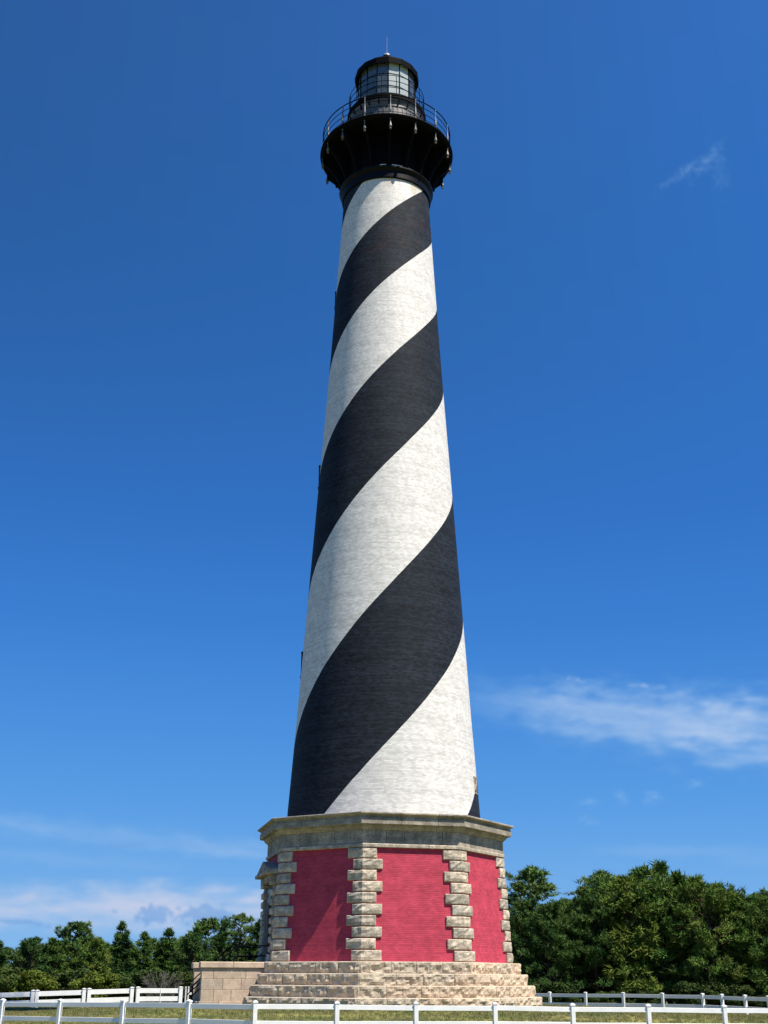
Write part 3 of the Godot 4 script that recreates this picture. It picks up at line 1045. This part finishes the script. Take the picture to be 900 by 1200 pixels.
func make_fences() -> void:
	var near := [Vector3(-3.76, 0.62, 25.4), Vector3(-1.38, 0.60, 24.94), Vector3(0.97, 0.59, 24.49), Vector3(3.38, 0.58, 24.04), Vector3(5.80, 0.55, 23.6), Vector3(8.21, 0.53, 23.17), Vector3(10.68, 0.51, 22.74), Vector3(13.19, 0.49, 22.32), Vector3(15.6, 0.47, 21.9)]
	var T := thing("rail_fence", "bright white rail fence crossing the lawn in front of the lighthouse steps", "fence", "")
	fence_run(T, near, [0.13, 0.57, 1.0])
	var left := [Vector3(-3.76, 0.62, 25.4), Vector3(-5.91, 0.61, 24.0), Vector3(-8.19, 0.59, 22.6), Vector3(-10.53, 0.57, 21.2), Vector3(-12.82, 0.55, 19.8), Vector3(-15.18, 0.52, 18.4), Vector3(-17.4, 0.50, 17.0)]
	T = thing("rail_fence", "white rail fence with shaded rails, turned away from the sun before the stair wall", "fence", "")
	fence_run(T, left, [0.13, 0.57, 1.0], false)
	var far_right := [Vector3(6.6, 0.49, -25.0), Vector3(8.82, 0.49, -23.0), Vector3(10.97, 0.50, -21.0), Vector3(13.0, 0.51, -19.0), Vector3(15.13, 0.52, -17.5), Vector3(17.27, 0.51, -16.0), Vector3(19.37, 0.51, -14.5), Vector3(20.14, 0.49, -13.0), Vector3(20.94, 0.47, -11.0), Vector3(21.68, 0.45, -9.0), Vector3(22.47, 0.43, -7.0)]
	T = thing("rail_fence", "white rail fence at the foot of the dark wood, grey with shade", "fence", "")
	fence_run(T, far_right, [0.17, 0.70], true, 0.16, 0.20)
	var panels := [[Vector3(-27.6, 0.31, -20.6), Vector3(-23.23, 0.46, -22.0)], [Vector3(-22.97, 0.46, -22.1), Vector3(-20.07, 0.57, -23.0)], [Vector3(-19.73, 0.58, -23.0), Vector3(-17.06, 0.66, -24.0)], [Vector3(-16.65, 0.68, -24.0), Vector3(-13.9, 0.69, -25.0)]]
	var said := ["white rail fence panel beyond the lawn, standing lowest of the paired panels", "white rail fence panel between two paired posts before the olive bushes", "white rail fence panel between two paired posts, second from the stair wall", "white rail fence panel with a middle upright, next to the stair wall"]
	for i in panels.size():
		T = thing("fence_panel", said[i], "fence panel", "white fence panels below the tree line")
		fence_run(T, panels[i], [0.22, 0.74], true, 0.24, 0.30)
		if i == 3:
			fence_rail(T, Vector3(-15.2, 0.12, -24.5), Vector3(-15.16, 0.12, -24.5), 0.9)
	T = thing("gate_post", "thick white fence post beside the small gate by the stair wall", "post")
	fence_post(T, Vector3(-13.45, 0.69, -25.0), 0.69, 0.24)
	fence_rail(T, Vector3(-13.4, 0.28, -25.0), Vector3(-12.85, 0.28, -25.0), 0.14)
	fence_post(T, Vector3(-12.95, 0.3, -25.0), 0.3, 0.16)

# ---------------------------------------------------------------- trees

class Leaves:
	var pos := PackedVector3Array()
	var nor := PackedVector3Array()
	var col := PackedColorArray()
	func add(a: Vector3, b: Vector3, c: Vector3, n: Vector3, tint: Color) -> void:
		pos.append_array([a, b, c])
		nor.append_array([n, n, n])
		col.append_array([tint, tint, tint])
	func mesh() -> ArrayMesh:
		var arr := []
		arr.resize(Mesh.ARRAY_MAX)
		arr[Mesh.ARRAY_VERTEX] = pos
		arr[Mesh.ARRAY_NORMAL] = nor
		arr[Mesh.ARRAY_COLOR] = col
		var m := ArrayMesh.new()
		m.add_surface_from_arrays(Mesh.PRIMITIVE_TRIANGLES, arr)
		return m

func random_direction(r: RandomNumberGenerator) -> Vector3:
	var z := r.randf_range(-1.0, 1.0)
	var a := r.randf() * TAU
	var s := sqrt(1.0 - z * z)
	return Vector3(s * cos(a), z, s * sin(a))

# a brush of needles round a twig end
func needles(lv: Leaves, r: RandomNumberGenerator, at: Vector3, along: Vector3, count: int, long: float, tint: Color) -> void:
	# needles spread with their flat sides out and up, towards the light
	var out := Vector3(at.x, 0, at.z).limit_length(1.0)
	for i in count:
		var d := (random_direction(r) + along * 0.75 + Vector3(0, 0.25, 0)).normalized()
		var root := at + random_direction(r) * long * 0.35
		var facing := out * 0.7 + Vector3(0, 0.6, 0) + random_direction(r) * 0.75
		var side := facing.cross(d).normalized() * long * r.randf_range(0.09, 0.15)
		var tip := root + d * long * r.randf_range(0.7, 1.2)
		var k := r.randf_range(0.85, 1.2)
		lv.add(root - side, root + side, tip, d.cross(side).normalized(), Color(tint.r * k, tint.g * k, tint.b * k))

# kind: 0 full round pine, 1 pointed pine, 2 tall bare-stemmed pine, 3 flat-topped pine
func pine(seed_: int, kind: int, tall: float, wide: float, tone: Color) -> Array:
	var r := RandomNumberGenerator.new()
	r.seed = seed_
	var wood := begin()
	var lv := Leaves.new()
	var bend := Vector3(r.randf_range(-0.25, 0.25), 0, r.randf_range(-0.25, 0.25))
	var prev := Vector3(0, -0.3, 0)
	var tr := 0.022 * tall
	for i in range(1, 9):
		var t := i / 8.0
		var p := Vector3(0, tall * 0.97 * t, 0) + bend * sin(t * 3.0)
		tube(wood, prev, p, tr * (1.0 - (i - 1) / 8.6), tr * (1.0 - i / 8.6), 7)
		prev = p
	var low: float = [0.10, 0.08, 0.50, 0.22][kind]
	var levels := int(tall * (2.4 if kind != 2 else 2.0))
	for l in levels:
		var t := lerpf(low, 0.985, (l + r.randf_range(-0.3, 0.3)) / maxf(1.0, levels - 1.0))
		t = clampf(t, low, 0.985)
		var s := (t - low) / (1.0 - low)
		var reach := wide
		if kind == 1:
			reach *= pow(1.0 - s, 0.8) * 0.95 + 0.06
		elif kind == 0:
			reach *= sqrt(clampf(1.0 - pow(s, 1.9), 0.0, 1.0)) * lerpf(0.8, 1.0, minf(1.0, s * 3.0)) + 0.07
		elif kind == 2:
			reach *= (0.55 + 0.45 * sin(s * PI)) * (1.0 if s < 0.75 else (1.0 - s) * 2.6 + 0.3)
		else:
			reach *= sqrt(clampf(1.0 - pow(s, 3.5), 0.0, 1.0)) + 0.1
		var count := 5 if kind != 2 else 4
		if reach < 0.5:
			count = 4
		for b in count:
			if kind == 2 and r.randf() < 0.22:
				continue
			var a := r.randf() * TAU
			var len := reach * r.randf_range(0.62, 1.16)
			var root := Vector3(0, tall * 0.97 * t, 0) + bend * sin(t * 3.0)
			var out := Vector3(cos(a), 0, sin(a))
			var rise := lerpf(0.10, 0.85, s) + r.randf_range(-0.15, 0.15)
			var tip := root + (out + Vector3(0, rise, 0)).normalized() * len
			tube(wood, root, root.lerp(tip, 0.6), 0.03 + 0.012 * len, 0.015, 4)
			tube(wood, root.lerp(tip, 0.6), tip, 0.018, 0.008, 4)
			var shade := r.randf_range(0.82, 1.2)
			var tint := Color(tone.r * shade * r.randf_range(0.8, 1.08), tone.g * shade, tone.b * shade)
			var clumps := int(3 + len * (4.2 if kind != 2 else 5.0))
			for q in clumps:
				var along := lerpf(0.34, 1.04, sqrt((q + r.randf()) / clumps))
				var at := root.lerp(tip, along) + random_direction(r) * Vector3(0.24, 0.13, 0.24) * minf(len, 1.6)
				needles(lv, r, at, (tip - root).normalized(), 15, 0.32, tint)
	# leading shoots
	for i in 4:
		needles(lv, r, prev + Vector3(r.randf_range(-0.12, 0.12), r.randf_range(-0.1, 0.3), r.randf_range(-0.12, 0.12)), Vector3.UP, 12, 0.36, tone)
	return [done(wood), lv.mesh()]

# a rounded evergreen shrub or scrub tree: lumps of small leaves on a few leaning stems
func scrub(seed_: int, tall: float, wide: float, lumps: int, per: int, leaf: float, tone: Color) -> Array:
	var r := RandomNumberGenerator.new()
	r.seed = seed_
	var wood := begin()
	var lv := Leaves.new()
	for l in lumps:
		var a := r.randf() * TAU
		var h := r.randf_range(0.22, 0.86)
		var rad := wide * sqrt(r.randf()) * (1.0 - 0.55 * h)
		var c := Vector3(cos(a) * rad, tall * h, sin(a) * rad)
		var size := r.randf_range(0.16, 0.26) * minf(tall, wide * 2.0)
		tube(wood, Vector3(cos(a) * 0.1, -0.2, sin(a) * 0.1), c, 0.05, 0.015, 5)
		var shade := r.randf_range(0.75, 1.3)
		for i in per:
			var d := random_direction(r)
			var p := c + d * Vector3(1.15, 0.85, 1.15) * size * pow(r.randf_range(0.15, 1.0), 0.4)
			if p.y < 0.02:
				continue
			var n := (d + random_direction(r) * 0.9).normalized()
			var u := n.cross(random_direction(r)).normalized() * leaf * r.randf_range(0.6, 1.2)
			var v := n.cross(u.normalized()) * leaf * 0.55
			var k := shade * r.randf_range(0.75, 1.3)
			var tint := Color(tone.r * k * r.randf_range(0.85, 1.2), tone.g * k, tone.b * k)
			lv.add(p - u, p + v, p + u, n, tint)
			lv.add(p - u, p + u, p - v, n, tint)
	return [done(wood), lv.mesh()]

func bare_bush(seed_: int) -> ArrayMesh:
	var r := RandomNumberGenerator.new()
	r.seed = seed_
	var st := begin()
	for s in 26:
		var p := Vector3(r.randf_range(-0.5, 0.5), -0.1, r.randf_range(-0.3, 0.3))
		var d := Vector3(r.randf_range(-0.7, 0.7), 1.0, r.randf_range(-0.7, 0.7)).normalized()
		for k in 4:
			var q := p + d * r.randf_range(0.5, 0.75)
			tube(st, p, q, 0.028 * (1.0 - k * 0.2), 0.028 * (0.8 - k * 0.2), 4)
			for t in 7:
				var e := (d + random_direction(r) * 0.9).normalized()
				tube(st, p.lerp(q, r.randf()), q + e * r.randf_range(0.2, 0.5), 0.014, 0.006, 3)
			d = (d + random_direction(r) * 0.4 + Vector3(0, 0.1, 0)).normalized()
			p = q
	return done(st)

func plant_tree(called: String, made: Array, height: float, at: Vector3, to: float, label: String, category: String, group: String, stretch := 1.0) -> void:
	# "to" is the height its top reaches above y = 0
	var T := thing(called, label, category, group)
	var y := ground_y(at.x, at.z)
	var s := (to - y) / height
	T.position = Vector3(at.x, y - 0.02, at.z)
	T.rotation.y = rng.randf() * TAU
	T.scale = Vector3(s * stretch, s, s * stretch)
	part("trunk", made[0], M.bark, T)
	part("crown", made[1], M.leaf, T)

func make_trees() -> void:
	var green := Color(0.080, 0.132, 0.032)
	var deep := Color(0.057, 0.102, 0.031)
	var bright := Color(0.120, 0.165, 0.034)
	var P := {
		"round": [pine(201, 0, 6.0, 2.0, green), pine(202, 0, 6.0, 2.2, deep), pine(203, 0, 6.0, 1.9, bright)],
		"spire": [pine(211, 1, 6.0, 1.7, green), pine(212, 1, 6.0, 1.6, deep)],
		"tall": [pine(221, 2, 10.0, 1.9, Color(0.10, 0.155, 0.045))],
		"flat": [pine(231, 3, 8.0, 2.6, green), pine(232, 3, 8.0, 2.5, Color(0.062, 0.106, 0.030)), pine(233, 3, 8.0, 2.7, Color(0.098, 0.142, 0.032))],
	}
	var H := {"round": 6.0, "spire": 6.0, "tall": 10.0, "flat": 8.0}
	var g1 := "pines in the low tree line behind the stair wall"
	var g2 := "pines in the dense wood behind the fence"
	var low := "bushy young pine in the low tree line behind the white fence panels"
	var wood := "dense dark pine in the tall wood behind the grey-shaded fence"
	# low tree line: [x, z, top, kind, variant, stretch]
	var row := [
		[-35.15, -37.0, 4.22, "spire", 0, 1.25, low], [-32.42, -37.0, 4.11, "round", 1, 1.1, low], [-30.34, -37.0, 3.75, "spire", 1, 1.25, low], [-28.9, -39.0, 3.7, "spire", 1, 1.0, low], [-27.12, -35.0, 4.0, "round", 1, 1.1, low],
		[-25.94, -36.0, 4.1, "spire", 0, 1.25, low], [-25.0, -39.0, 5.25, "round", 0, 1.15, "rounded young pine rising above its neighbours in the low tree line"], [-23.4, -38.0, 4.1, "round", 1, 1.0, low], [-22.34, -35.0, 4.03, "round", 2, 1.0, low],
		[-21.6, -41.0, 5.5, "spire", 0, 1.05, "pointed young pine standing above the low tree line behind the fence panels"], [-20.4, -37.0, 4.55, "spire", 1, 1.25, low], [-18.72, -36.0, 4.55, "spire", 0, 1.25, low], [-17.19, -38.0, 4.9, "spire", 0, 1.2, low], [-15.9, -39.0, 4.2, "round", 2, 1.0, low],
		[-14.66, -35.0, 4.35, "round", 1, 1.0, low], [-14.3, -40.0, 5.6, "round", 0, 1.1, "broad rounded pine above the granite stair wall"], [-12.71, -37.0, 5.4, "spire", 1, 1.1, "dark pointed pine above the coping of the stair wall"], [-11.9, -43.0, 6.35, "tall", 0, 1.2, "loose light-crowned pine rising highest behind the stair wall"], [-10.08, -40.0, 5.6, "spire", 1, 1.25, low], [-8.2, -38.0, 5.5, "round", 0, 1.1, low], [-6.0, -39.0, 5.7, "round", 1, 1.1, low],
	]
	var looks := {"round0": "rounded mid-green young pine", "round1": "rounded dark green young pine", "round2": "rounded yellow-green young pine", "spire0": "pointed mid-green pine", "spire1": "pointed dark green pine", "flat0": "broad mid-green pine", "flat1": "broad dark green pine", "flat2": "broad olive green pine"}
	for t in row:
		var look: String = looks.get(t[3] + str(t[4]), "") + " in the low tree line behind the white fence panels"
		plant_tree("pine_tree", P[t[3]][t[4]], H[t[3]], Vector3(t[0], 0, t[1]), t[2], look if t[6] == low else t[6], "pine tree", g1 if t[6] == low else "", t[5])
	for i in 26:
		var x := -39.0 + i * 1.35 + rng.randf_range(-0.6, 0.6)
		plant_tree("pine_tree", P["round"][i % 2], 6.0, Vector3(x, 0, -46.0 + rng.randf_range(-2.0, 2.0)), rng.randf_range(3.5, 4.3), looks["round" + str(i % 2)] + " half hidden in the back row of the low tree line", "pine tree", g1, 1.35)
	# tall wood
	var tall := [
		[13.58, -49.0, 10.75, "tall", 0, 1.5, "tall thin-crowned pine with bare trunk showing sky, beside the tower base"],
		[17.9, -38.0, 9.5, "tall", 0, 1.45, "round light-crowned pine standing out of the wood"],
		[22.68, -38.0, 10.15, "spire", 0, 1.05, "highest pine of the wood with a pointed leader"],
		[8.65, -37.0, 6.9, "flat", 1, 1.0, wood], [10.75, -33.0, 6.6, "flat", 1, 1.0, wood], [12.5, -31.5, 6.3, "flat", 1, 0.95, wood], [14.07, -34.0, 6.7, "flat", 0, 1.0, wood], [16.2, -33.0, 6.9, "flat", 1, 1.0, wood], [17.8, -36.0, 8.3, "flat", 0, 1.0, wood], [18.94, -33.0, 8.5, "round", 2, 1.05, wood], [20.71, -35.0, 9.1, "round", 0, 1.0, wood],
		[21.6, -33.0, 8.2, "round", 0, 1.05, wood], [22.98, -34.0, 9.0, "spire", 0, 1.35, wood], [24.38, -36.0, 8.7, "round", 2, 1.0, wood], [24.39, -31.5, 7.7, "flat", 2, 1.0, wood], [26.15, -35.0, 7.9, "round", 0, 1.0, wood], [26.65, -32.0, 7.5, "spire", 0, 1.4, wood], [28.51, -36.0, 7.7, "spire", 1, 1.2, wood], [28.43, -32.0, 7.0, "flat", 0, 1.0, wood], [30.15, -35.0, 7.6, "spire", 1, 1.3, wood], [31.6, -32.5, 7.2, "flat", 2, 1.0, wood], [33.5, -34.0, 7.5, "flat", 0, 1.0, wood], [36.0, -34.0, 7.8, "flat", 1, 1.0, wood],
	]
	for t in tall:
		var look: String = looks.get(t[3] + str(t[4]), "") + " in the tall wood behind the grey-shaded fence"
		plant_tree("pine_tree", P[t[3]][t[4]], H[t[3]], Vector3(t[0], 0, t[1]), t[2], look if t[6] == wood else t[6], "pine tree", g2 if t[6] == wood else "", t[5])
	for i in 24:
		var x := 5.0 + i * 1.35 + rng.randf_range(-0.6, 0.6)
		plant_tree("pine_tree", P["flat"][i % 2], 8.0, Vector3(x, 0, -43.0 + rng.randf_range(-2.0, 2.0)), 5.7 + clampf((i - 7) * 0.25, 0.0, 1.5) + rng.randf_range(-0.3, 0.3), looks["flat" + str(i % 2)] + " half hidden in the back row of the tall wood", "pine tree", g2, 1.25)
	# undergrowth
	var S := [scrub(301, 2.2, 1.3, 16, 420, 0.11, Color(0.036, 0.058, 0.018)), scrub(302, 2.2, 1.4, 16, 420, 0.11, Color(0.046, 0.070, 0.020)), scrub(303, 2.2, 1.3, 15, 420, 0.10, Color(0.085, 0.115, 0.022))]
	var g3 := "dark bushes along the foot of the trees"
	for i in 22:
		var x := -36.0 + i * 1.35 + rng.randf_range(-0.4, 0.4)
		var k := 0 if i % 3 else 1
		plant_tree("bush", S[k], 2.2, Vector3(x, 0, -32.5 + rng.randf_range(-0.8, 0.8)), rng.randf_range(1.2, 2.3), "dark evergreen bush at the foot of the low tree line", "bush", g3, 1.2)
	for b in [[-25.3, -30.4, 1.9], [-21.3, -30.2, 1.8], [-20.2, -30.8, 1.7]]:
		plant_tree("bush", S[2], 2.2, Vector3(b[0], 0, b[1]), b[2], "yellow-green bush in front of the low tree line", "bush", "yellow-green bushes before the tree line", 1.15)
	for i in 15:
		var x := 7.0 + i * 2.1 + rng.randf_range(-0.7, 0.7)
		plant_tree("bush", S[0 if i % 4 else 1], 2.2, Vector3(x, 0, -29.6 + rng.randf_range(-0.9, 0.9)), rng.randf_range(0.3, 1.5), "dark evergreen bush at the foot of the tall wood", "bush", "dark bushes under the wood", 1.25)
	for i in 14:
		var x := 6.0 + i * 2.2 + rng.randf_range(-0.6, 0.6)
		plant_tree("bush", S[i % 2], 2.2, Vector3(x, 0, -38.5 + rng.randf_range(-1.0, 1.0)), rng.randf_range(1.6, 2.6), "dark evergreen bush deep under the tall wood between the trunks", "bush", "dark bushes deep in the wood", 1.5)
	var G := thing("bare_bush", "grey leafless bush among green ones near the stair wall", "bush")
	G.position = Vector3(-16.0, ground_y(-16.0, -29.6), -29.6)
	G.scale = Vector3(1.15, 0.95, 1.0)
	part("branches", bare_bush(7), M.twig, G)

# ---------------------------------------------------------------- scene

func _ready() -> void:
	rng.seed = 4242
	field.seed = 3
	field.frequency = 0.05
	field.fractal_octaves = 4
	# camera
	var cam := Camera3D.new()
	cam.name = "camera"
	cam.fov = 46.73
	cam.near = 0.1
	cam.far = 3000.0
	cam.position = EYE
	cam.basis = Basis(Vector3.RIGHT, deg_to_rad(21.52)) * Basis(Vector3.BACK, deg_to_rad(0.261))
	add_child(cam)
	cam.current = true
	# sky and exposure
	var env := Environment.new()
	env.background_mode = Environment.BG_SKY
	env.sky = make_sky()
	env.background_energy_multiplier = 0.625
	env.tonemap_mode = Environment.TONE_MAPPER_LINEAR
	env.tonemap_exposure = 1.6
	env.sdfgi_enabled = true
	env.ssao_enabled = true
	env.ssil_enabled = true
	var we := WorldEnvironment.new()
	we.name = "world_environment"
	we.environment = env
	add_child(we)
	# sun
	var sun := DirectionalLight3D.new()
	sun.name = "sun"
	sun.light_energy = 1.55
	sun.light_color = Color(1.0, 0.965, 0.91)
	sun.light_angular_distance = 0.53
	sun.shadow_enabled = true
	sun.look_at_from_position(sun_direction() * 100.0, Vector3.ZERO)
	add_child(sun)
	make_materials()
	make_ground()
	make_lighthouse()
	make_entrance_stairs()
	make_trees()
	make_fences()
	make_grass()
